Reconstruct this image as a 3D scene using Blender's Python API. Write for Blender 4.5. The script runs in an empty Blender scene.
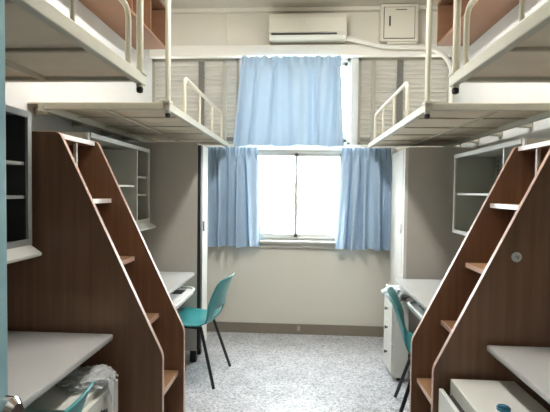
import bpy, bmesh, math, random
from mathutils import Vector, Matrix, noise
random.seed(7)
C = bpy.context.scene.collection
PI = math.pi

# ------------------------------------------------------------------ materials
def srgb(r, g, b):
    def f(c):
        c /= 255.0
        return c/12.92 if c <= 0.04045 else ((c+0.055)/1.055)**2.4
    return (f(r), f(g), f(b), 1.0)

def mat(name, col, rough=0.5, metal=0.0, var=None, scale=(8, 8, 8), amount=0.5, bump=0.0, bscale=60, spec=0.5):
    m = bpy.data.materials.new(name); m.use_nodes = True
    nt = m.node_tree; b = nt.nodes['Principled BSDF']
    b.inputs['Base Color'].default_value = col
    b.inputs['Roughness'].default_value = rough
    b.inputs['Metallic'].default_value = metal
    b.inputs['Specular IOR Level'].default_value = spec
    tc = nt.nodes.new('ShaderNodeTexCoord')
    if var:
        mp = nt.nodes.new('ShaderNodeMapping'); mp.inputs['Scale'].default_value = scale
        n = nt.nodes.new('ShaderNodeTexNoise'); n.inputs['Scale'].default_value = 1.0
        n.inputs['Detail'].default_value = 5
        r = nt.nodes.new('ShaderNodeValToRGB')
        r.color_ramp.elements[0].position = 0.5-amount/2; r.color_ramp.elements[1].position = 0.5+amount/2
        r.color_ramp.elements[0].color = col; r.color_ramp.elements[1].color = var
        nt.links.new(tc.outputs['Object'], mp.inputs[0]); nt.links.new(mp.outputs[0], n.inputs['Vector'])
        nt.links.new(n.outputs['Fac'], r.inputs[0]); nt.links.new(r.outputs[0], b.inputs['Base Color'])
    if bump:
        n2 = nt.nodes.new('ShaderNodeTexNoise'); n2.inputs['Scale'].default_value = bscale
        bp = nt.nodes.new('ShaderNodeBump'); bp.inputs['Strength'].default_value = bump; bp.inputs['Distance'].default_value = 0.004
        nt.links.new(tc.outputs['Object'], n2.inputs['Vector'])
        nt.links.new(n2.outputs['Fac'], bp.inputs['Height']); nt.links.new(bp.outputs[0], b.inputs['Normal'])
    return m

M = {}
M['wall'] = mat('cream_wall_paint', srgb(229, 226, 213), 0.8, var=srgb(224, 221, 207), scale=(1.5, 1.5, 1.5), bump=0.08)
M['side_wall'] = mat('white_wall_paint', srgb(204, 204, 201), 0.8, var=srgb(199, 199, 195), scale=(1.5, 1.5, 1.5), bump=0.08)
M['entry'] = mat('bounce_cut_entry_wall_taupe', srgb(84, 76, 70), 0.7)  # unseen wall, made dark to cut light bounced into the near end
M['beam'] = mat('pale_beam_paint', srgb(234, 232, 222), 0.7)
M['ceiling'] = mat('ceiling_paint', srgb(215, 210, 198), 0.9, var=srgb(205, 200, 188), scale=(2, 2, 2))
M['base'] = mat('taupe_skirting_paint', srgb(140, 130, 116), 0.5, var=srgb(130, 120, 106), scale=(3, 3, 3))
M['wood'] = mat('dark_brown_laminate', srgb(138, 101, 75), 0.42, var=srgb(112, 80, 57), scale=(38, 38, 1.3), amount=0.5)
M['wood_red'] = mat('reddish_brown_laminate', srgb(138, 100, 74), 0.45, var=srgb(122, 86, 62), scale=(2, 2, 14), amount=0.6)
M['step'] = mat('brown_step_laminate', srgb(156, 120, 88), 0.4, var=srgb(138, 104, 74), scale=(12, 2, 12), amount=0.6)
M['band'] = mat('pale_pinkish_edge_banding', srgb(196, 164, 146), 0.4)
M['cream_band'] = mat('off_white_edge_banding', srgb(226, 220, 210), 0.35)
M['bed'] = mat('cream_enamelled_steel', srgb(205, 202, 184), 0.35, var=srgb(196, 192, 172), scale=(5, 5, 5))
M['board'] = mat('beige_bed_board', srgb(232, 219, 196), 0.7, var=srgb(222, 208, 184), scale=(3, 9, 3))
M['bar'] = mat('grey_bed_crossbar', srgb(190, 180, 158), 0.5)
M['black'] = mat('black_rubber', srgb(22, 21, 20), 0.5)
M['blacksteel'] = mat('black_enamelled_steel', srgb(26, 25, 26), 0.3)
M['chrome'] = mat('chrome', srgb(215, 215, 215), 0.12, 1.0)
M['lock'] = mat('warm_grey_locker_enamel', srgb(188, 182, 172), 0.5, var=srgb(182, 176, 165), scale=(2, 2, 2))
M['lockw'] = mat('pale_grey_locker_door_enamel', srgb(224, 222, 214), 0.4)
M['cab'] = mat('grey_green_cabinet_enamel', srgb(178, 178, 166), 0.45)
M['shadecab'] = mat('shade_darkened_cabinet_lining', srgb(74, 74, 72), 0.5)  # near cabinet's dim interior put into the lining colour
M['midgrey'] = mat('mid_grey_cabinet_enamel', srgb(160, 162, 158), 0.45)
M['cabframe'] = mat('light_grey_cabinet_frame', srgb(205, 205, 196), 0.4)
M['ledge'] = mat('white_enamelled_ledge', srgb(228, 226, 218), 0.35)
M['desk'] = mat('light_grey_desk_laminate', srgb(184, 183, 179), 0.35, var=srgb(178, 177, 172), scale=(4, 4, 4))
M['ped'] = mat('off_white_pedestal_enamel', srgb(222, 221, 212), 0.4)
M['tray'] = mat('white_tray_plastic', srgb(228, 228, 224), 0.4)
M['dark'] = mat('dark_grey_plastic', srgb(52, 52, 50), 0.5)
M['teal'] = mat('teal_moulded_plastic', srgb(66, 152, 153), 0.3, var=srgb(60, 144, 146), scale=(6, 6, 6))
M['ac'] = mat('cream_appliance_plastic', srgb(222, 219, 204), 0.4)
M['pipe'] = mat('white_plastic_trunking', srgb(234, 232, 222), 0.4)
M['frame'] = mat('white_aluminium_frame', srgb(202, 200, 192), 0.4)
M['slat'] = mat('cream_louvre_slat', srgb(182, 179, 170), 0.6, var=srgb(168, 165, 155), scale=(3, 3, 20))
M['louvf'] = mat('grey_cream_louvre_frame', srgb(164, 160, 146), 0.5)
M['louvd'] = mat('dark_grey_louvre_mullion', srgb(108, 107, 100), 0.5)
M['door'] = mat('pale_blue_door_paint', srgb(168, 212, 218), 0.4)
M['blue'] = mat('blue_glossy_lid', srgb(60, 120, 150), 0.12, 0.6)
M['rod'] = mat('pale_curtain_rod', srgb(205, 205, 205), 0.3)

def glass():
    m = bpy.data.materials.new('clear_window_glass'); m.use_nodes = True; nt = m.node_tree
    for n in list(nt.nodes):
        if n.type != 'OUTPUT_MATERIAL': nt.nodes.remove(n)
    out = [n for n in nt.nodes if n.type == 'OUTPUT_MATERIAL'][0]
    t = nt.nodes.new('ShaderNodeBsdfTransparent'); t.inputs[0].default_value = (.96, .98, .98, 1)
    g = nt.nodes.new('ShaderNodeBsdfGlossy'); g.inputs['Roughness'].default_value = 0.02
    mx = nt.nodes.new('ShaderNodeMixShader'); mx.inputs[0].default_value = 0.05
    nt.links.new(t.outputs[0], mx.inputs[1]); nt.links.new(g.outputs[0], mx.inputs[2]); nt.links.new(mx.outputs[0], out.inputs[0])
    return m
M['glass'] = glass()

def cloth(name, col, trans):
    m = bpy.data.materials.new(name); m.use_nodes = True; nt = m.node_tree
    out = nt.nodes['Material Output']; b = nt.nodes['Principled BSDF']
    b.inputs['Base Color'].default_value = col; b.inputs['Roughness'].default_value = 0.85
    b.inputs['Specular IOR Level'].default_value = 0.15
    t = nt.nodes.new('ShaderNodeBsdfTranslucent'); t.inputs[0].default_value = col
    mx = nt.nodes.new('ShaderNodeMixShader'); mx.inputs[0].default_value = trans
    nt.links.new(b.outputs[0], mx.inputs[1]); nt.links.new(t.outputs[0], mx.inputs[2]); nt.links.new(mx.outputs[0], out.inputs[0])
    return m
M['curtain'] = cloth('light_blue_curtain_cloth', srgb(175, 198, 218), 0.03)

def bagmat():
    m = bpy.data.materials.new('thin_crinkled_plastic_film'); m.use_nodes = True; nt = m.node_tree
    out = nt.nodes['Material Output']; b = nt.nodes['Principled BSDF']
    b.inputs['Base Color'].default_value = srgb(228, 230, 228); b.inputs['Roughness'].default_value = 0.18
    t = nt.nodes.new('ShaderNodeBsdfTransparent')
    mx = nt.nodes.new('ShaderNodeMixShader'); mx.inputs[0].default_value = 0.45
    nt.links.new(b.outputs[0], mx.inputs[1]); nt.links.new(t.outputs[0], mx.inputs[2]); nt.links.new(mx.outputs[0], out.inputs[0])
    return m
M['bag'] = bagmat()
M['bagw'] = mat('white_carrier_bag_film', srgb(236, 238, 240), 0.3)

def terrazzo():
    m = bpy.data.materials.new('grey_speckled_terrazzo'); m.use_nodes = True; nt = m.node_tree
    b = nt.nodes['Principled BSDF']; b.inputs['Roughness'].default_value = 0.32
    tc = nt.nodes.new('ShaderNodeTexCoord')
    v = nt.nodes.new('ShaderNodeTexVoronoi'); v.inputs['Scale'].default_value = 95
    nt.links.new(tc.outputs['Object'], v.inputs['Vector'])
    s = nt.nodes.new('ShaderNodeSeparateColor'); nt.links.new(v.outputs['Color'], s.inputs[0])
    r = nt.nodes.new('ShaderNodeValToRGB'); r.color_ramp.interpolation = 'CONSTANT'
    e = r.color_ramp.elements
    e[0].position = 0; e[0].color = srgb(158, 160, 164)
    e[1].position = .18; e[1].color = srgb(190, 191, 194)
    for p, c in ((.42, (206, 206, 208)), (.66, (218, 218, 220)), (.86, (228, 228, 230))):
        x = e.new(p); x.color = srgb(*c)
    nt.links.new(s.outputs[0], r.inputs[0])
    n = nt.nodes.new('ShaderNodeTexNoise'); n.inputs['Scale'].default_value = 6; n.inputs['Detail'].default_value = 6
    nt.links.new(tc.outputs['Object'], n.inputs['Vector'])
    r2 = nt.nodes.new('ShaderNodeValToRGB')
    r2.color_ramp.elements[0].position = .3; r2.color_ramp.elements[0].color = (.78, .78, .79, 1)
    r2.color_ramp.elements[1].position = .65; r2.color_ramp.elements[1].color = (1, 1, 1, 1)
    nt.links.new(n.outputs['Fac'], r2.inputs[0])
    mx = nt.nodes.new('ShaderNodeMix'); mx.data_type = 'RGBA'; mx.blend_type = 'MULTIPLY'; mx.inputs[0].default_value = 1
    nt.links.new(r.outputs[0], mx.inputs[6]); nt.links.new(r2.outputs[0], mx.inputs[7])
    nt.links.new(mx.outputs[2], b.inputs['Base Color'])
    return m
M['floor'] = terrazzo()

def emit(name, col, s):
    m = bpy.data.materials.new(name); m.use_nodes = True
    b = m.node_tree.nodes['Principled BSDF']
    b.inputs['Base Color'].default_value = col
    b.inputs['Emission Color'].default_value = col; b.inputs['Emission Strength'].default_value = s
    return m
M['tube'] = emit('lit_fluorescent_tube', (1, .99, .98, 1), 60)

# ------------------------------------------------------------------ helpers
def box(bm, x0, x1, y0, y1, z0, z1, bev=0.0):
    x0, x1 = min(x0, x1), max(x0, x1); y0, y1 = min(y0, y1), max(y0, y1); z0, z1 = min(z0, z1), max(z0, z1)
    r = bmesh.ops.create_cube(bm, size=1)
    vs = r['verts']
    for v in vs:
        v.co = Vector(((x0+x1)/2+v.co.x*(x1-x0), (y0+y1)/2+v.co.y*(y1-y0), (z0+z1)/2+v.co.z*(z1-z0)))
    if bev > 0:
        es = list({e for v in vs for e in v.link_edges})
        bmesh.ops.bevel(bm, geom=es, offset=bev, segments=2, affect='EDGES', profile=0.5)

def tube(bm, pts, r, seg=10, cap=True):
    pts = [Vector(p) for p in pts]
    rings = []; n = len(pts); up = None
    for i, p in enumerate(pts):
        if i == 0: t = pts[1]-p
        elif i == n-1: t = p-pts[i-1]
        else: t = (pts[i+1]-p).normalized()+(p-pts[i-1]).normalized()
        t.normalize()
        if up is None:
            a = Vector((0, 0, 1)) if abs(t.z) < .9 else Vector((1, 0, 0))
            up = (a-t*a.dot(t)).normalized()
        else:
            up = (up-t*up.dot(t)).normalized()
        s = t.cross(up)
        rings.append([bm.verts.new(p+r*(math.cos(2*PI*k/seg)*up+math.sin(2*PI*k/seg)*s)) for k in range(seg)])
    for a, b in zip(rings, rings[1:]):
        for k in range(seg):
            bm.faces.new((a[k], a[(k+1) % seg], b[(k+1) % seg], b[k]))
    if cap:
        bm.faces.new(rings[0][::-1]); bm.faces.new(rings[-1])

def arc_pts(pts, rad, seg=6):
    """round the inner corners of a polyline"""
    pts = [Vector(p) for p in pts]; out = [pts[0]]
    for i in range(1, len(pts)-1):
        p = pts[i]; a = (pts[i-1]-p); b = (pts[i+1]-p)
        d = min(rad, a.length*.49, b.length*.49)
        A = p+a.normalized()*d; B = p+b.normalized()*d
        for k in range(seg+1):
            t = k/seg
            out.append(A*(1-t)**2+p*2*t*(1-t)+B*t*t)
    out.append(pts[-1]); return out

def lathe(bm, prof, axis_pt, axis='Z', seg=20):
    rings = []
    for (r, h) in prof:
        ring = []
        for k in range(seg):
            a = 2*PI*k/seg; c, s = r*math.cos(a), r*math.sin(a)
            o = {'Z': (c, s, h), 'X': (h, c, s), 'Y': (c, h, s)}[axis]
            ring.append(bm.verts.new(Vector(axis_pt)+Vector(o)))
        rings.append(ring)
    for a, b in zip(rings, rings[1:]):
        for k in range(seg): bm.faces.new((a[k], a[(k+1) % seg], b[(k+1) % seg], b[k]))
    bm.faces.new(rings[0][::-1]); bm.faces.new(rings[-1])

def prism_y(bm, poly, y0, y1):
    """polygon in x,z extruded along y"""
    a = [bm.verts.new((x, y0, z)) for x, z in poly]; b = [bm.verts.new((x, y1, z)) for x, z in poly]
    n = len(poly)
    bm.faces.new(a); bm.faces.new(b[::-1])
    for i in range(n): bm.faces.new((a[i], b[i], b[(i+1) % n], a[(i+1) % n]))

def obj(name, bm, m, parent=None, smooth=False, label=None):
    bmesh.ops.recalc_face_normals(bm, faces=bm.faces[:])
    me = bpy.data.meshes.new(name)
    if parent is not None:
        top = parent
        off = Vector((0, 0, 0))
        while top is not None:
            off += Vector(top.location); top = top.parent
        if not parent.get('_local'):
            bmesh.ops.translate(bm, verts=bm.verts[:], vec=-off)
    bm.to_mesh(me); bm.free()
    me.materials.append(M[m] if isinstance(m, str) else m)
    if smooth:
        for p in me.polygons: p.use_smooth = True
        if smooth != 'all':
            try: me.set_sharp_from_angle(angle=math.radians(35))
            except Exception: pass
    o = bpy.data.objects.new(name, me); C.objects.link(o)
    if parent is not None: o.parent = parent
    if label: o['label'] = label
    return o

def tag(o, label, cat, group=None):
    o['label'] = label; o['category'] = cat
    if group: o['group'] = group
    return o

def thing(name, label, cat, loc=(0, 0, 0), rotz=0, group=None):
    o = bpy.data.objects.new(name, None); C.objects.link(o)
    o.empty_display_size = .1
    o.location = loc; o.rotation_euler = (0, 0, rotz)
    return tag(o, label, cat, group)

def struct(name, bm, m, parent=None, smooth=False):
    o = obj(name, bm, m, parent, smooth)
    if parent is None: o['kind'] = 'structure'
    return o

def B(*args, bev=0.0):
    bm = bmesh.new(); box(bm, *args, bev=bev); return bm

# ------------------------------------------------------------------ room dimensions
XL, XR, YB, YF, ZC = -1.50, 1.44, 4.25, -0.25, 3.19

struct('floor', B(XL-.15, XR+.15, YF-.6, YB+.15, -.1, 0), 'floor')
struct('ceiling', B(XL-.15, XR+.15, YF-.15, YB+.15, ZC, ZC+.1), 'ceiling')
struct('wall_left', B(XL-.15, XL, YF, YB+.15, 0, ZC), 'side_wall')
struct('wall_right', B(XR, XR+.15, YF, YB+.15, 0, ZC), 'side_wall')
bm = bmesh.new()   # back wall with window openings
y0, y1 = YB, YB+.15
LW0, LW1, LZ0, LZ1 = -.50, .45, .93, 1.83
box(bm, XL, LW0, y0, y1, 0, 1.88); box(bm, LW1, XR, y0, y1, 0, 1.88)
box(bm, LW0, LW1, y0, y1, 0, LZ0); box(bm, LW0, LW1, y0, y1, LZ1, 1.88)
box(bm, XL, XR, y0, y1, 2.73, ZC)
struct('wall_back', bm, 'wall')
bm = bmesh.new()   # wall with the doorway behind the viewer
D0, D1 = -.47, .44
box(bm, XL-.15, D0, YF-.15, YF, 0, ZC); box(bm, D1, XR+.15, YF-.15, YF, 0, ZC); box(bm, D0, D1, YF-.15, YF, 2.1, ZC)
struct('wall_front', bm, 'entry')
bm = B(XL, XR, YB-.015, YB, 0, .10)
struct('baseboard_back', bm, 'base')
struct('baseboard_left', B(XL, XL+.015, YF, YB-.015, 0, .10), 'base')
struct('baseboard_right', B(XR-.015, XR, YF, YB-.015, 0, .10), 'base')
struct('trim_1', B(XL, XR, YB-.07, YB, 2.722, 2.825, bev=.004), 'beam')            # beam over the windows
struct('trim_2', B(-.775, -.745, YB-.02, YB, 2.825, ZC), 'wall')                  # vertical batten
struct('trim_3', B(XL, XR, YB-.05, YB, ZC-.035, ZC), 'wall')                      # cornice

# ---- windows
def sliding_window(name, x0, x1, z0, z1, mull):
    y = YB+.05
    f = bmesh.new(); t = .028
    box(f, x0, x0+t, y, y+.06, z0, z1); box(f, x1-t, x1, y, y+.06, z0, z1)
    box(f, x0, x1, y, y+.06, z0, z0+t); box(f, x0, x1, y, y+.06, z1-t, z1)
    root = struct(name, f, 'frame')
    for a, b, yy in ((x0+t, mull+.02, y+.012), (mull-.012, x1-t, y+.036)):
        s = bmesh.new(); w = .032
        box(s, a, a+w, yy, yy+.02, z0+t, z1-t); box(s, b-w, b, yy, yy+.02, z0+t, z1-t)
        box(s, a, b, yy, yy+.02, z0+t, z0+t+w); box(s, a, b, yy, yy+.02, z1-t-w, z1-t)
        so = obj('sash', s, 'frame', root)
        obj('pane', B(a+w, b-w, yy+.008, yy+.012, z0+t+w, z1-t-w), 'glass', so)
    return root
w1 = sliding_window('window_1', LW0, LW1, LZ0, LZ1, -.045)
obj('latch', B(-.058, -.036, YB+.048, YB+.062, 1.33, 1.42, bev=.003), 'frame', w1)
bm = bmesh.new()
box(bm, LW0-.02, LW1+.02, YB-.055, YB+.05, .905, .93, bev=.004); box(bm, LW0-.01, LW1+.01, YB-.03, YB, .865, .905, bev=.003)
obj('sill', bm, 'frame', w1)
w2 = sliding_window('window_2', -.585, .48, 1.88, 2.73, -.04)

def louvre(name, x0, x1, mulls, dark):
    y = YB+.03; z0, z1 = 1.88, 2.73; t = .03
    f = bmesh.new()
    box(f, x0, x0+t, y, y+.07, z0, z1); box(f, x1-t, x1, y, y+.07, z0, z1)
    box(f, x0, x1, y, y+.07, z0, z0+t); box(f, x0, x1, y, y+.07, z1-t, z1)
    root = struct(name, f, 'louvf')
    edges = [x0+t]
    for i, mx in enumerate(mulls):
        w = .018 if i != dark else .028
        obj('mullion', B(mx-w, mx+w, y-.005, y+.07, z0+t, z1-t), 'louvd' if i == dark else 'louvf', root)
        edges += [mx-w, mx+w]
    edges.append(x1-t)
    for a, b in zip(edges[0::2], edges[1::2]):
        s = bmesh.new(); n = 18; p = (z1-z0-2*t)/n
        for k in range(n):
            zc = z0+t+p*(k+.5)
            r = bmesh.ops.create_cube(s, size=1)
            R = Matrix.Rotation(math.radians(-47), 3, 'X')
            for v in r['verts']:
                c = Vector((v.co.x*(b-a), v.co.y*(p*1.65), v.co.z*.010))
                c = R @ c
                v.co = c+Vector(((a+b)/2, y+.035, zc))
        obj('slats', s, 'slat', root)
    return root
louvre('window_3', XL, -.615, [-1.0, -.765], 0)
louvre('window_4', .55, XR, [.70, .955], 1)
struct('trim_4', B(-.615, -.585, YB, YB+.12, 1.88, 2.73), 'frame')
struct('trim_5', B(.48, .55, YB, YB+.12, 1.88, 2.73), 'frame')

# ---- open pale-blue door beside the viewer
dr = bmesh.new(); box(dr, -.50, -.46, YF+.01, .65, .005, 2.05, bev=.002)
door = struct('door_1', dr, 'door')
bm = bmesh.new()
lathe(bm, [(.028, 0), (.028, .006), (.011, .010), (.011, .022), (.020, .028), (.026, .038), (.025, .050), (.016, .058)], (-.46, .585, 1.085), 'X', 20)
obj('door_knob', bm, 'chrome', door, True)
bm = bmesh.new()
box(bm, D0-.06, D0, YF-.16, YF+.012, 0, 2.1); box(bm, D1, D1+.06, YF-.16, YF+.012, 0, 2.1); box(bm, D0-.06, D1+.06, YF-.16, YF+.012, 2.1, 2.16)
struct('trim_6', bm, 'door')

# ------------------------------------------------------------------ loft beds
def bed(side, y0, y1, label, post_y, guard, wallx, inx, z0, z1):
    """side -1 left / +1 right. inx = inner (aisle) x, wallx = wall-side x"""
    t = .032
    root = thing('loft_bed', label, 'bunk bed', ((inx+wallx)/2, (y0+y1)/2, z0), 0, 'loft beds along the side walls')
    s = -side
    obj('side_rail', B(inx, inx-s*t, y0, y1, z0, z1, bev=.004), 'bed', root, label='aisle-side rail')
    wr = bmesh.new(); box(wr, wallx, wallx+s*t, y0, y1, z0, z1, bev=.004)
    obj('side_rail', wr, 'bed', root, label='wall-side rail')
    obj('end_rail', B(inx-s*t, wallx+s*t, y0, y0+t, z0+.004, z1, bev=.004), 'bed', root)
    obj('end_rail', B(inx-s*t, wallx+s*t, y1-t, y1, z0+.018, z1, bev=.003), 'bed', root)
    # board on the bars; far left one widened to the wall to block light
    obj('bed_board', B(inx-s*t, (XL+.006) if (side < 0 and y0 > 2) else wallx+s*t, y0+t, y1-t, z1+.0005 if (side < 0 and y0 > 2) else z1-.012, z1+.008), 'board', root)
    obj('longitudinal_bar', B((inx+wallx)/2-.012+side*.05, (inx+wallx)/2+.012+side*.05, y0+t, y1-t, z0+.018, z1-.012), 'bar', root)
    n = 4
    for k in range(1, n+1):
        yy = y0+(y1-y0)*k/(n+1)
        obj('crossbar', B(inx-s*t, wallx+s*t, yy-.008, yy+.008, z0+.022, z1-.0125), 'bar', root)
    # wall brackets
    n = 5
    for k in range(n):
        yy = y0+.12+(y1-y0-.24)*k/(n-1)
        b = bmesh.new(); box(b, wallx, wallx+side*(abs((XL if side < 0 else XR)-wallx)), yy-.02, yy+.02, z0-.004, z0+.03)
        box(b, wallx+side*(abs((XL if side < 0 else XR)-wallx)-.006), wallx+side*abs((XL if side < 0 else XR)-wallx), yy-.02, yy+.02, z0-.018, z0+.03)
        obj('wall_bracket', b, 'bed', root)
    # hanging post up to the ceiling, black cap below
    px = inx-s*.017
    b = bmesh.new(); tube(b, [(px, post_y, z0-.012), (px, post_y, ZC)], .0145, 14)
    obj('post', b, 'bed', root, True)
    b = bmesh.new(); lathe(b, [(.006, -.024), (.0135, -.020), (.0145, -.006), (.012, 0)], (px, post_y, z0-.012), 'Z', 14)
    obj('foot_cap', b, 'black', root, True)
    b = bmesh.new(); box(b, inx+s*.004, inx-s*.045, post_y-.03, post_y+.03, z1-.004, z1+.012, bev=.003)
    obj('post_collar', b, 'bed', root)
    # guard rail
    zt, ys, ye, ups = guard
    gx = inx-s*.016
    b = bmesh.new(); tube(b, arc_pts([(gx, ys, z1-.004), (gx, ys, zt), (gx, ye, zt), (gx, ye, z1-.004)], .055), .0115, 10)
    g = obj('guard_rail', b, 'bed', root, True)
    for yy in ups:
        b = bmesh.new(); tube(b, [(gx, yy, z1-.004), (gx, yy, zt)], .0085, 8)
        obj('guard_upright', b, 'bed', g, True)
    return root
bed(-1, -.10, 1.845, 'cream steel loft bed on the left wall, nearest the viewer, seen from below', 1.815, (2.135, .35, 1.69, (.82, 1.27)), -1.462, -.673, 1.862, 1.908)
bed(1, -.10, 1.875, 'cream steel loft bed on the right wall, nearest the viewer, seen from below', 1.845, (2.135, .35, 1.735, (.88, 1.31)), 1.402, .622, 1.862, 1.908)
bed(-1, 2.255, 4.10, 'cream steel loft bed on the left wall, farther one ending at the window curtains', 2.275, (2.10, 2.60, 3.82, (3.0, 3.42)), -1.42, -.695, 1.836, 1.877)
bed(1, 2.275, 4.12, 'cream steel loft bed on the right wall, farther one ending at the window curtains', 2.295, (2.10, 2.72, 3.86, (3.1, 3.5)), 1.36, .637, 1.836, 1.877)

# ------------------------------------------------------------------ stair ladders
def stairs(side, kx, kz, tx, tz, ya, yb, label):
    W = (XL+.016) if side < 0 else (XR-.016)
    root = thing('stair_ladder', label, 'ladder', (side*1.0, (ya+yb)/2, 0), 0, 'wooden stair ladders between the beds')
    S = lambda x: side*x
    def fx(z): return kx if z <= kz else kx+(z-kz)*(tx-kx)/(tz-kz)
    def profile(t0=0.0):
        pts = [(kx, 0, 0), (kx, 0, kz), (tx, 0, tz), (abs(W), 0, tz)]
        r = arc_pts(pts, .022, 5)
        return [(p.x, p.z) for p in r]
    for yy in (ya, yb-.02):
        pr = profile()
        poly = [(S(x), z) for x, z in pr]+[(W, 0)]
        bm = bmesh.new(); prism_y(bm, poly, yy, yy+.02)
        pan = obj('side_panel', bm, 'wood', root)
        # edge banding following the front profile
        bm = bmesh.new(); e = .0025; ring = []
        for i, (x, z) in enumerate(pr):
            a = pr[max(i-1, 0)]; c = pr[min(i+1, len(pr)-1)]
            t = Vector((c[0]-a[0], c[1]-a[1])).normalized(); nn = Vector((-t.y, t.x))
            ox, oz = x+nn.x*e, z+nn.y*e
            ring.append([bm.verts.new((S(x), yy-.0006, z)), bm.verts.new((S(ox), yy-.0006, oz)), bm.verts.new((S(ox), yy+.0206, oz)), bm.verts.new((S(x), yy+.0206, z))])
        for p, q in zip(ring, ring[1:]):
            for k in range(4): bm.faces.new((p[k], p[(k+1) % 4], q[(k+1) % 4], q[k]))
        bm.faces.new(ring[0]); bm.faces.new(ring[-1][::-1])
        obj('edge_band', bm, 'band', pan)
    for i, z in enumerate((.155, .455, .76, 1.06, 1.365, tz-.002)):
        x = fx(z)+((.03, .03, .095, .085, .065, 0) if side < 0 else (.03, .03, .09, .06, .025, 0))[i]
        if i == 5: x = tx+.012
        d = .24 if i < 5 else abs(W)-x-.002
        st = obj('step', B(S(x), S(x+d), ya+.02, yb-.02, z-.022, z, bev=.001), 'step', root)
        obj('edge_band', B(S(x-.003), S(x), ya+.0205, yb-.0205, z-.022, z), 'cream_band' if i > 3 else 'band', st)
        if i < 5:
            obj('riser_panel', B(S(x+d-.012), S(x+d), ya+.02, yb-.02, z, z+.27), 'wood', st)
    obj('upright', B(S(1.12), S(1.135), yb-.15, yb-.135, 1.365, tz-.024), 'cream_band', root, label='slim white upright')
    return root
stairs(-1, .607, .675, 1.08, 1.667, 1.87, 2.245, 'brown laminate stair ladder with slanted side panels on the left')
sr = stairs(1, .592, .65, 1.085, 1.655, 1.885, 2.265, 'brown laminate stair ladder on the right, with a round pale grommet in its panel')
bm = bmesh.new()
lathe(bm, [(.021, 0), (.021, -.004), (.018, -.006), (.013, -.006), (.011, -.003)], (.925, 1.885, 1.145), 'Y', 24)
gr = obj('grommet', bm, 'cabframe', sr, True, label='round pale grommet')
bm = bmesh.new(); lathe(bm, [(.0085, -.002), (.0085, -.008), (.006, -.010)], (.925, 1.885, 1.145), 'Y', 16)
obj('grommet_core', bm, 'chrome', gr, True)

# ------------------------------------------------------------------ high wooden bookshelves
def bookshelf(side, xf, y0, y1, z0, z1, label):
    W = (XL if side < 0 else XR)
    root = thing('wall_bookshelf', label, 'shelf', ((xf+W)/2, (y0+y1)/2, z0), 0, 'wooden wall shelves above the beds')
    t = .02
    obj('bottom_panel', B(xf, W, y0, y1, z0, z0+t, bev=.001), 'wood_red', root)
    obj('top_panel', B(xf, W, y0, y1, z1-t, z1, bev=.001), 'wood_red', root)
    obj('back_panel', B(W-side*.01, W, y0, y1, z0+t, z1-t), 'wood_red', root)
    for yy in (y0, y1-t): obj('side_panel', B(xf, W-side*.01, yy, yy+t, z0+t, z1-t), 'wood_red', root)
    n = 5
    for k in range(1, n):
        yy = y0+(y1-y0)*k/n
        obj('divider', B(xf+side*.004, W-side*.01, yy-.009, yy+.009, z0+t, z1-t), 'wood_red', root)
bookshelf(-1, -1.215, 1.90, 3.83, 2.675, 3.04, 'open wooden bookshelf high on the left wall above the beds')
bookshelf(1, 1.16, 1.90, 3.83, 2.685, 3.05, 'open wooden bookshelf high on the right wall above the beds')

# ------------------------------------------------------------------ wall cabinets with shelves and white ledge
def cabinet(side, xf, y0, y1, z0, z1, divs, shelves, label, cm='cab', sm='ledge', fm='cabframe'):
    W = (XL if side < 0 else XR)
    root = thing('wall_cabinet', label, 'cabinet', ((xf+W)/2, (y0+y1)/2, z0), 0, 'grey wall cabinets above the desks')
    t = .014; i = side
    bm = bmesh.new()
    box(bm, xf+i*.012, W, y0, y1, z0, z0+t); box(bm, xf+i*.012, W, y0, y1, z1-t, z1)
    box(bm, xf+i*.012, W, y0, y0+t, z0+t, z1-t); box(bm, xf+i*.012, W, y1-t, y1, z0+t, z1-t)
    box(bm, W-i*.008, W, y0+t, y1-t, z0+t, z1-t)
    obj('carcass', bm, cm, root)
    w = .026
    bm = bmesh.new()
    box(bm, xf, xf+i*.012, y0, y0+w, z0, z1); box(bm, xf, xf+i*.012, y1-w, y1, z0, z1)
    box(bm, xf, xf+i*.012, y0+w, y1-w, z0, z0+w); box(bm, xf-i*.006, xf+i*.012, y0+w, y1-w, z1-w, z1)
    obj('frame', bm, fm, root)
    for d in divs: obj('divider', B(xf, W-i*.008, d-.007, d+.007, z0+w, z1-w), 'cabframe', root)
    ys = [y0+t]+list(divs)+[y1-t]
    for (a, b), zz in zip(zip(ys, ys[1:]), shelves):
        for z in zz:
            sh = obj('shelf', B(xf+i*.02, W-i*.008, a+.008, b-.008, z-.007, z+.007), sm, root)
        # slotted strips
        for yy in (a+.05, b-.05):
            bm = bmesh.new(); nz = 16
            for k in range(nz):
                zc = z0+.05+(z1-z0-.1)*k/(nz-1)
                box(bm, W-i*.0105, W-i*.0078, yy-.008, yy+.008, zc-.006, zc+.006)
            obj('slot_strip', bm, 'dark', root)
    # white ledge under the cabinet
    if side > 0: return root
    bm = bmesh.new()
    poly = [(xf+i*.10, z0), (xf, z0), (xf-i*.05, z0-.034), (xf-i*.05, z0-.044), (xf-i*.04, z0-.050), (xf+i*.10, z0-.058)]
    prism_y(bm, poly, y0, y1-.01)
    obj('ledge', bm, 'ledge', root, label='white enamelled ledge under the cabinet')
    return root
cabinet(-1, -1.18, .35, 1.83, 1.165, 1.745, (1.1,), ((1.36, 1.55), (1.375, 1.52)), 'open-fronted wall cabinet, darkened inside for shade, at the far left edge of the photo', 'shadecab', 'midgrey', 'midgrey')
cabinet(-1, -1.18, 2.33, 3.32, 1.165, 1.73, (3.06,), ((1.44,), (1.375, 1.51)), 'grey wall cabinet with shelves behind the left stair ladder')
cabinet(1, 1.14, 2.275, 3.28, 1.125, 1.70, (2.50,), ((1.41,), (1.41,)), 'grey wall cabinet with shelves behind the right stair ladder')

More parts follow.
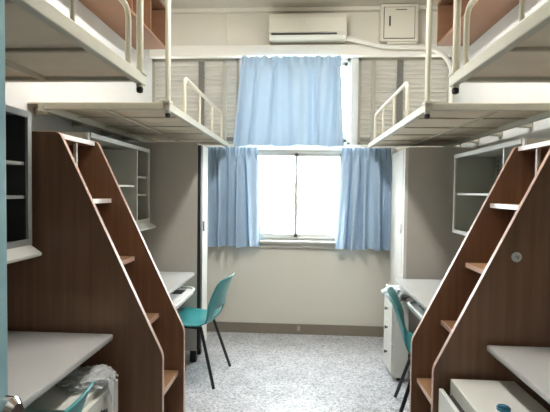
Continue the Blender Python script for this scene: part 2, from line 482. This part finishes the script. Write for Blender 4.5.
# ------------------------------------------------------------------ desks
def desk(side, xf, y0, y1, label, tray=None):
    W = (XL if side < 0 else XR); i = side
    W2 = W-i*.016
    root = thing('desk', label, 'desk', ((xf+W)/2, (y0+y1)/2, 0), 0, 'grey desks along the side walls')
    bm = bmesh.new(); box(bm, xf, W2, y0, y1, .742, .77, bev=.009)
    obj('desktop', bm, 'desk', root, True)
    obj('modesty_panel', B(W2-i*.02, W2, y0+.03, y1-.03, .30, .742), 'lock', root)
    for yy in (y0+.01, y1-.03):
        bm = bmesh.new()
        box(bm, xf+i*.30, W2-i*.02, yy, yy+.02, .0, .742)
        obj('side_support', bm, 'lock', root)
    if tray:
        ta, tb, tx = tray
        bm = bmesh.new()
        # rounded tray outline
        pts = arc_pts([(tx+i*.36, ta, 0), (tx, ta, 0), (tx, tb, 0), (tx+i*.36, tb, 0)], .11, 8)
        poly = [(p.x, p.y) for p in pts]
        a = [bm.verts.new((x, y, .645)) for x, y in poly]; b = [bm.verts.new((x, y, .665)) for x, y in poly]
        n = len(poly); bm.faces.new(a[::-1]); bm.faces.new(b)
        for k in range(n): bm.faces.new((a[k], a[(k+1) % n], b[(k+1) % n], b[k]))
        tr = obj('keyboard_tray', bm, 'tray', root, label='white sliding tray')
        bm = bmesh.new(); tube(bm, [(p.x, p.y, .672) for p in pts], .010, 8)
        obj('tray_rim', bm, 'tray', tr, True)
        obj('tray_slot', B(tx+i*.06, tx+i*.14, tb-.20, tb-.08, .664, .668, bev=.001), 'dark', tr)
        for yy in (ta+.02, tb-.05):
            bm = bmesh.new(); box(bm, tx+i*.12, tx+i*.36, yy, yy+.03, .664, .742)
            obj('runner', bm, 'lock', root)
    return root
desk(-1, -.822, .08, 1.855, 'light grey desktop nearest the viewer on the left')
desk(1, .80, .08, 1.865, 'light grey desktop nearest the viewer on the right')
desk(-1, -.822, 2.26, 3.335, 'light grey desk behind the left stair ladder, white tray below', (2.62, 3.24, -.785))
desk(1, .72, 2.28, 3.27, 'light grey desk behind the right stair ladder, white tray below', (2.35, 2.98, .735))

# ------------------------------------------------------------------ lockers
def locker(side, xf, y0, y1, z1, label, gap):
    W = (XL if side < 0 else XR); i = side
    W2 = W-i*.016
    root = thing('locker', label, 'locker', ((xf+W)/2, (y0+y1)/2, 0), 0, 'tall lockers beside the window')
    zb = .10
    bm = bmesh.new(); box(bm, xf+i*.03, W2, y0, y1, zb, z1, bev=.002)
    obj('body', bm, 'lock', root)
    for yy in (y0+.02, y1-.07):
        for xx in (xf+i*.04, W2-i*.09):
            obj('foot', B(xx, xx+i*.05, yy, yy+.05, 0, zb), 'black', root)
    if gap:
        obj('gap_shade_strip', B(xf+i*.004, xf+i*.03, y0+.004, y0+.06, zb+.01, z1-.02), 'black', root, label='black strip standing in for door gap shade')  # solid black strip stands in for the shade inside the door gap
        d0 = y0+.062
    else:
        obj('corner_stile', B(xf+i*.004, xf+i*.03, y0, y0+.05, zb+.01, z1-.01), 'lockw', root)
        d0 = y0+.054
    d = obj('door', B(xf, xf+i*.03, d0, y1, zb+.02, z1-.015, bev=.003), 'lockw', root)
    hy = (y0+.045) if not gap else (y0+.075)
    bm = bmesh.new(); box(bm, xf-i*.012, xf, d0+.012, d0+.03, 1.08, 1.16, bev=.003)
    obj('handle', bm, 'chrome', d)
    return root
locker(-1, -.80, 3.44, 3.69, 1.80, 'grey steel locker on the left, black gap along its white door', True)
locker(1, .838, 3.53, 4.02, 1.785, 'grey steel locker on the right with a pale door and small handle', False)

# ------------------------------------------------------------------ drawer pedestals
def pedestal(side, xf, depth, y0, y1, h, label, gap=.004, n=3):
    i = side
    root = thing('drawer_pedestal', label, 'drawers', (xf+i*depth/2, (y0+y1)/2, 0), 0, 'small drawer pedestals at the desks')
    fx = xf
    bm = bmesh.new(); box(bm, fx+i*(.018+gap), fx+i*depth, y0, y1, .03, h, bev=.004)
    obj('body', bm, 'ped', root)
    for yy in (y0+.03, y1-.06):
        for xx in (fx+i*(.05+gap), fx+i*(depth-.06)):
            obj('foot', B(xx, xx+i*.03, yy, yy+.03, 0, .03), 'black', root)
    zs = [.05, .05+(h-.07)*.44, .05+(h-.07)*.72, h-.02-(gap*.6)]
    for a, b in zip(zs, zs[1:]):
        d = obj('drawer', B(fx, fx+i*(.018+gap*.98), y0+.004, y1-.004, a+.004, b-.004, bev=.003) if gap < .01 else B(fx, fx+i*.018, y0+.004, y1-.004, a+.004, b-.004, bev=.003), 'ped', root)
        if gap >= .01:
            obj('runner', B(fx+i*.018, fx+i*(.018+gap), y0+.03, y1-.03, a+.02, b-.02), 'dark', root)
        bm = bmesh.new(); lathe(bm, [(.006, 0), (.006, .010), (.012, .014), (.012, .020), (.007, .023)], (0, 0, 0), 'X', 12)
        bmesh.ops.transform(bm, matrix=Matrix.Diagonal((-i, 1, 1, 1)), verts=bm.verts[:])
        bmesh.ops.translate(bm, verts=bm.verts[:], vec=(fx, (y0+y1)/2, (a+b)/2+.01))
        obj('knob', bm, 'dark', d, True)
    return root
pedestal(-1, -.775, .40, 1.47, 1.80, .62, 'off-white drawer pedestal under the nearest left desk, clear plastic on top', .004)
pedestal(1, .605, .315, 1.30, 1.86, .62, 'off-white drawer pedestal under the nearest right desk, with a round blue tin', .03)
pedestal(1, .695, .125, 3.22, 3.52, .60, 'off-white drawer pedestal with three dark knobs before the right locker', .004)
pedestal(-1, -.84, .40, 2.55, 2.93, .60, 'off-white drawer pedestal hidden mostly behind the left stair ladder', .004)

# round tin
t = thing('round_tin', 'small round tin with a glossy blue lid on the right pedestal', 'tin', (.742, 1.57, .62))
bm = bmesh.new(); lathe(bm, [(.021, 0), (.022, .002), (.022, .016)], (.742, 1.57, .62), 'Z', 24)
obj('tin_body', bm, 'chrome', t, True)
bm = bmesh.new(); lathe(bm, [(.0235, .016), (.0235, .024), (.020, .028), (.016, .027)], (.742, 1.57, .62), 'Z', 24)
obj('lid', bm, 'blue', t, True)

# plastic bags
def bag(name, label, c, s, mtl, seed, drape=None):
    bm = bmesh.new()
    bmesh.ops.create_icosphere(bm, subdivisions=5, radius=1)
    for v in bm.verts:
        p = v.co.copy()
        q = Vector((p.x*2.2+seed, p.y*2.2, p.z*2.2))
        n = noise.noise(q)*.35+abs(noise.noise(q*2.5))*.32+abs(noise.noise(q*5.5))*.16
        k = .78+n
        co = Vector((p.x*k*s[0], p.y*k*s[1], p.z*k*s[2]))
        co.z = max(co.z, -s[2]*.55)
        if drape:
            over = co.x-.10                        # beyond the pedestal edge the film hangs down
            if over > 0:
                co.z -= over*2.6
                co.x = .10+.004+over*.25
        v.co = co
    zmin = -s[2]*.55
    bmesh.ops.translate(bm, verts=bm.verts[:], vec=(c[0], c[1], c[2]-zmin))
    o = obj(name, bm, mtl, None, 'all')
    return tag(o, label, 'bag')
bag('plastic_bag', 'crumpled clear plastic bag over the pedestal under the nearest left desk', (-.86, 1.70, .621), (.12, .11, .030), 'bag', 1.3, (-1, .77))
bag('plastic_bag', 'crumpled white plastic bag on the pedestal before the right locker', (.765, 3.40, .601), (.10, .14, .055), 'bagw', 7.7)
bag('plastic_bag', 'small white plastic bag under the tray of the far left desk', (-.90, 2.84, .601), (.07, .06, .024), 'bagw', 4.1)

# ------------------------------------------------------------------ chairs
def make_chair(label, loc, rotz):
    root = thing('plastic_chair', label, 'chair', loc, rotz, 'teal plastic chairs at the desks')
    root['_local'] = 1
    prof = [(.225, .405), (.222, .428), (.205, .443), (.15, .447), (.05, .438), (-.05, .432), (-.12, .436), (-.165, .455), (-.19, .495),
            (-.207, .545), (-.222, .60), (-.243, .665), (-.268, .725), (-.292, .775), (-.300, .790)]
    # densify
    P = []
    for a, b in zip(prof, prof[1:]):
        for k in range(2): P.append((a[0]+(b[0]-a[0])*k/2, a[1]+(b[1]-a[1])*k/2))
    P.append(prof[-1])
    nu = 20; rows = []
    bm = bmesh.new()
    for j, (y, z) in enumerate(P):
        t = j/(len(P)-1)
        if z < .44 or y > -.10: w = .205+.008*math.sin(t*5)
        else: w = .205+.012*(z-.44)/.1 if z < .52 else .217-.035*((z-.52)/.27)**2
        if j == len(P)-1: w -= .014
        if j == len(P)-2: w -= .004
        if j == 0: w -= .02
        row = []
        for i in range(nu+1):
            u = -1+2*i/nu
            cu = abs(u)**2.4
            back = min(1, max(0, (z-.45)/.15)) if y < -.1 else 0
            seat = 1-back
            dz = seat*(.022*cu if y < .17 else .022*cu*.3); dy = back*.032*cu
            if z > .75: dz -= .013*abs(u)**3
            row.append(bm.verts.new((u*w, y+dy, z+dz)))
        rows.append(row)
    for j in range(len(P)-1):
        zc = (P[j][1]+P[j+1][1])/2
        for i in range(nu):
            u = -1+2*(i+.5)/nu
            if P[j][0] < -.15 and .485 < zc < .555 and abs(u) < .52-(.15 if (zc < .50 or zc > .545) else 0): continue
            bm.faces.new((rows[j][i], rows[j][i+1], rows[j+1][i+1], rows[j+1][i]))
    for v in [v for v in bm.verts if not v.link_faces]: bm.verts.remove(v)
    bmesh.ops.recalc_face_normals(bm, faces=bm.faces[:])
    geom = bmesh.ops.solidify(bm, geom=bm.faces[:], thickness=.007)
    sh = obj('seat_shell', bm, 'teal', root, 'all')
    # legs
    for sx in (-1, 1):
        for (ty, fy) in ((.13, .20), (-.11, -.235)):
            b = bmesh.new(); tube(b, [(sx*.135, ty, .425), (sx*.205, fy, .012)], .0115, 10)
            lg = obj('leg', b, 'blacksteel', root, True)
            b = bmesh.new(); lathe(b, [(.013, 0), (.014, .003), (.014, .022), (.012, .024)], (sx*.206, fy*1.005, 0), 'Z', 12)
            obj('foot_cap', b, 'black', lg, True)
    b = bmesh.new()
    for sx in (-1, 1): tube(b, [(sx*.135, .14, .420), (sx*.135, -.12, .415)], .010, 8)
    for yy in (.10, -.09): tube(b, [(-.135, yy, .418), (.135, yy, .418)], .010, 8)
    obj('seat_frame', b, 'blacksteel', root, True)
    return root

def dup(root, label, loc, rotz):
    r = root.copy(); C.objects.link(r); r.location = loc; r.rotation_euler = (0, 0, rotz); r['label'] = label
    for ch in list(root.children):
        c = ch.copy(); C.objects.link(c); c.parent = r
        for g in list(ch.children):
            d = g.copy(); C.objects.link(d); d.parent = c
    return r
ch = make_chair('teal plastic chair with black legs at the far left desk, back to the aisle', (-.80, 3.20, 0), PI/2-math.radians(7))
dup(ch, 'teal plastic chair with black legs pushed up to the far right desk', (.86, 2.71, 0), -PI/2-math.radians(12))
dup(ch, 'teal plastic chair at the nearest left desk, only its back top showing', (-.95, 1.20, 0), PI/2)

# ------------------------------------------------------------------ curtains
def curtain(label, x0t, x1t, x0b, x1b, zt, zb, y, folds, amp, seed, hem=.0, group='light blue curtains at the window'):
    rnd = random.Random(seed)
    nu, nv = 150, 46
    ph = [rnd.uniform(0, 6.28) for _ in range(6)]
    bm = bmesh.new(); rows = []
    for j in range(nv+1):
        v = j/nv; row = []
        for i in range(nu+1):
            u = i/nu
            x = (x0t+(x1t-x0t)*u)*(1-v)+(x0b+(x1b-x0b)*u)*v
            w = u+.030*math.sin(u*9+ph[0]+v*1.4)+.016*math.sin(u*21+ph[1]-v*1.2)
            head = (math.sin(2*PI*folds*2.6*w+ph[2])+.4*math.sin(2*PI*folds*1.1*w+ph[1]))*amp*.5
            body = (math.sin(2*PI*folds*w+ph[3]+.5*math.sin(v*2+ph[4]))+.35*math.sin(2*PI*folds*2.1*w+ph[5]+v))*amp*(.75+.6*v)
            k = min(1, max(0, (v-.03)/.14)); k = k*k*(3-2*k)
            yy = y+head*(1-k)+body*k
            x += .010*math.sin(2*PI*folds*w*1.0+ph[1])*k
            z = zt+(zb-zt)*v+.007*v*math.sin(u*14+ph[2])+(.006*math.sin(u*2*PI*folds*1.9) if j == 0 else 0)
            row.append(bm.verts.new((x, yy, z)))
        rows.append(row)
    for j in range(nv):
        for i in range(nu):
            bm.faces.new((rows[j][i], rows[j][i+1], rows[j+1][i+1], rows[j+1][i]))
    o = obj('curtain', bm, 'curtain', None, 'all')
    return tag(o, label, 'curtain', group)
curtain('light blue curtain gathered at the left of the lower window', -.905, -.42, -.905, -.385, 1.838, .872, 4.16, 5, .036, 3)
curtain('light blue curtain gathered at the right of the lower window', .395, .86, .345, .875, 1.838, .868, 4.16, 4.5, .036, 11)
curtain('wide light blue curtain hanging over the upper window, between the louvres', -.58, .372, -.64, .415, 2.705, 1.856, 4.145, 5, .030, 5)
t = thing('curtain_rod', 'thin pale curtain rod across the lower window', 'curtain rod', (0, 4.20, 1.845))
bm = bmesh.new(); tube(bm, [(-.95, 4.195, 1.842), (.91, 4.195, 1.842)], .0075, 10); obj('rod', bm, 'rod', t, True)
for x in (-.94, -.02, .90):
    obj('bracket', B(x-.008, x+.008, 4.195, YB, 1.832, 1.856), 'rod', t)
t = thing('curtain_rod', 'thin pale curtain rod under the beam over the upper window', 'curtain rod', (0, 4.19, 2.705))
bm = bmesh.new(); tube(bm, [(-.575, 4.205, 2.703), (.375, 4.205, 2.703)], .0065, 10); obj('rod', bm, 'rod', t, True)
for x in (-.565, .365):
    obj('bracket', B(x-.006, x+.006, 4.198, 4.212, 2.703, 2.722), 'rod', t)

# ------------------------------------------------------------------ air conditioner
t = thing('air_conditioner', 'cream wall-mounted air conditioner above the middle curtain', 'air conditioner', (.05, 4.15, 2.81))
x0, x1 = -.315, .41
bm = bmesh.new()
def prism_x(bm, poly, x0, x1):
    poly = [(y, 3.085-(3.085-z)*.84) for y, z in poly]
    a = [bm.verts.new((x0, y, z)) for y, z in poly]; b = [bm.verts.new((x1, y, z)) for y, z in poly]
    n = len(poly); bm.faces.new(a); bm.faces.new(b[::-1])
    for i in range(n): bm.faces.new((a[i], b[i], b[(i+1) % n], a[(i+1) % n]))
prism_x(bm, [(YB, 3.085), (4.10, 3.085), (4.072, 3.07), (4.066, 2.865), (4.078, 2.838), (4.11, 2.816), (4.18, 2.81), (YB-.072, 2.81), (YB, 2.81)], x0, x1)
obj('body', bm, 'ac', t)
bm = bmesh.new(); prism_x(bm, [(4.10, 3.078), (4.070, 3.068), (4.060, 3.02), (4.058, 2.866), (4.066, 2.864), (4.09, 2.93)], x0+.004, x1-.004)
obj('front_panel', bm, 'ac', t)
bm = bmesh.new(); prism_x(bm, [(4.061, 2.858), (4.061, 2.834), (4.09, 2.834), (4.10, 2.85)], x0+.025, x1-.09)
obj('air_outlet', bm, 'dark', t, label='dark air outlet slot')
bm = bmesh.new(); prism_x(bm, [(4.050, 2.828), (4.058, 2.836), (4.10, 2.812), (4.09, 2.806)], x0+.02, x1-.085)
obj('flap', bm, 'ac', t)
bm = bmesh.new(); box(bm, .03, .055, 4.054, 4.0595, 2.975, 2.995, bev=.002)
obj('badge', bm, 'pipe', t)

# trunking
bm = bmesh.new()
pts = arc_pts([(.40, 4.15, 2.875), (.55, 4.15, 2.845), (.76, 4.15, 2.785), (1.15, 4.15, 2.785), (1.30, 4.15, 2.735), (1.395, 4.145, 2.62), (1.40, 4.145, 1.93)], .12, 8)
tube(bm, pts, .022, 12)
tag(obj('pipe', bm, 'pipe', None, True), 'white covered pipe running from the air conditioner to the right corner', 'pipe')
bm = bmesh.new()
tube(bm, arc_pts([(.80, 4.165, 2.829), (.9, 4.165, 2.829), (1.02, 4.165, 2.829), (1.07, 4.165, 2.829)], .06, 5), .013, 10)
tag(obj('pipe', bm, 'pipe', None, True), 'short thin white pipe just under the electrical box', 'pipe')

# electrical box
t = thing('electrical_box', 'cream metal electrical box high on the back wall, right', 'electrical box', (.905, 4.2, 2.865))
obj('case', B(.735, 1.08, 4.14, YB, 2.84, 3.182, bev=.003), 'ac', t)
obj('door_seam', B(.760, 1.050, 4.1385, 4.142, 2.860, 3.155), 'dark', t)
d = obj('door', B(.766, 1.044, 4.130, 4.1383, 2.866, 3.149, bev=.002), 'ac', t)
obj('handle', B(.808, .822, 4.120, 4.130, 2.975, 3.065, bev=.002), 'dark', d)
obj('vent', B(.87, .97, 4.127, 4.130, 3.122, 3.130), 'louvd', d)

# wall cable under the window
bm = bmesh.new()
pts = []
for k in range(25):
    u = k/24; x = -.33+.75*u
    pts.append((x, 4.248, .83+.03*math.sin(PI*u)+.012*math.sin(7*u)))
tube(bm, pts, .0028, 6)
tag(obj('cable', bm, 'pipe', None, True), 'thin pale cable tacked to the wall under the window sill', 'cable')
# little cover on the skirting
bm = B(-.012, .018, YB-.022, YB-.015, .035, .085, bev=.002)
tag(obj('skirting_plate', bm, 'band', None), 'small pale plate on the brown skirting below the window', 'plate')

# ------------------------------------------------------------------ ceiling lamp (real lamp, above the frame)
LX, LY = -.06, 2.3
t = thing('ceiling_light', 'twin-tube fluorescent lamp on the ceiling over the aisle', 'lamp', (LX, LY, ZC))
obj('housing', B(LX-.09, LX+.09, LY-.62, LY+.62, ZC-.05, ZC, bev=.004), 'ledge', t)
for s in (-1, 1):
    bm = bmesh.new(); tube(bm, [(LX+s*.05, LY-.59, ZC-.075), (LX+s*.05, LY+.59, ZC-.075)], .014, 12)
    obj('tube', bm, 'tube', t, True)
    for yy in (-.6, .6):
        obj('socket', B(LX+s*.05-.014, LX+s*.05+.014, LY+yy-.01, LY+yy+.01, ZC-.092, ZC-.05), 'ledge', t)

def area(name, loc, rot, sx, sy, power, col, portal=False):
    l = bpy.data.lights.new(name, 'AREA'); l.shape = 'RECTANGLE'; l.size = sx; l.size_y = sy
    l.energy = power; l.color = col
    if portal: l.cycles.is_portal = True
    o = bpy.data.objects.new(name, l); C.objects.link(o); o.location = loc; o.rotation_euler = rot
    return o
area('window_portal', (-.025, YB+.13, 1.38), (PI/2, 0, PI), .95, .9, 1, (1, 1, 1), True).rotation_euler = (-PI/2, 0, 0)
area('window_portal', (-.04, YB+.13, 2.305), (-PI/2, 0, 0), 1.12, .85, 1, (1, 1, 1), True)
area('door_portal', (-.015, YF-.12, 1.05), (PI/2, 0, 0), .91, 2.1, 1, (1, 1, 1), True)

# sky
w = bpy.data.worlds.new('sky'); bpy.context.scene.world = w; w.use_nodes = True
nt = w.node_tree; bg = nt.nodes['Background']
tc = nt.nodes.new('ShaderNodeTexCoord'); sp = nt.nodes.new('ShaderNodeSeparateXYZ'); nt.links.new(tc.outputs['Generated'], sp.inputs[0])
r = nt.nodes.new('ShaderNodeValToRGB'); mr = nt.nodes.new('ShaderNodeMapRange')
mr.inputs[1].default_value = -1; mr.inputs[2].default_value = 1
nt.links.new(sp.outputs['Y'], mr.inputs[0]); nt.links.new(mr.outputs[0], r.inputs[0])
r.color_ramp.elements[0].position = .35; r.color_ramp.elements[0].color = (.02, .02, .02, 1)   # dim corridor side
r.color_ramp.elements[1].position = .62; r.color_ramp.elements[1].color = (.93, .97, 1, 1)      # bright overcast courtyard
nt.links.new(r.outputs[0], bg.inputs[0]); bg.inputs[1].default_value = 8.5
mz = nt.nodes.new('ShaderNodeMapRange'); mz.inputs[1].default_value = -.12; mz.inputs[2].default_value = .02
mz.inputs[3].default_value = .32; mz.inputs[4].default_value = 1.0        # ground outside darker than the overcast sky
nt.links.new(sp.outputs['Z'], mz.inputs[0])
mm = nt.nodes.new('ShaderNodeMath'); mm.operation = 'MULTIPLY'; mm.inputs[1].default_value = 8.5
nt.links.new(mz.outputs[0], mm.inputs[0]); nt.links.new(mm.outputs[0], bg.inputs[1])

# ------------------------------------------------------------------ camera
cam = bpy.data.cameras.new('camera'); co = bpy.data.objects.new('camera', cam); C.objects.link(co)
cam.sensor_width = 36; cam.lens = 430/550*36; cam.clip_start = .02
yaw = math.atan(25/430); pitch = -math.atan(14/430); roll = .012
co.matrix_world = Matrix.Translation((0, 0, 1.41)) @ Matrix.Rotation(yaw, 4, 'Z') @ Matrix.Rotation(PI/2+pitch, 4, 'X') @ Matrix.Rotation(roll, 4, 'Z')
sc = bpy.context.scene; sc.camera = co
sc.view_settings.view_transform = 'Standard'; sc.view_settings.look = 'None'; sc.view_settings.gamma = 1
sc.view_settings.use_curve_mapping = False
sc.view_settings.exposure = 1.72
for o in bpy.data.objects:
    if '_local' in o: del o['_local']
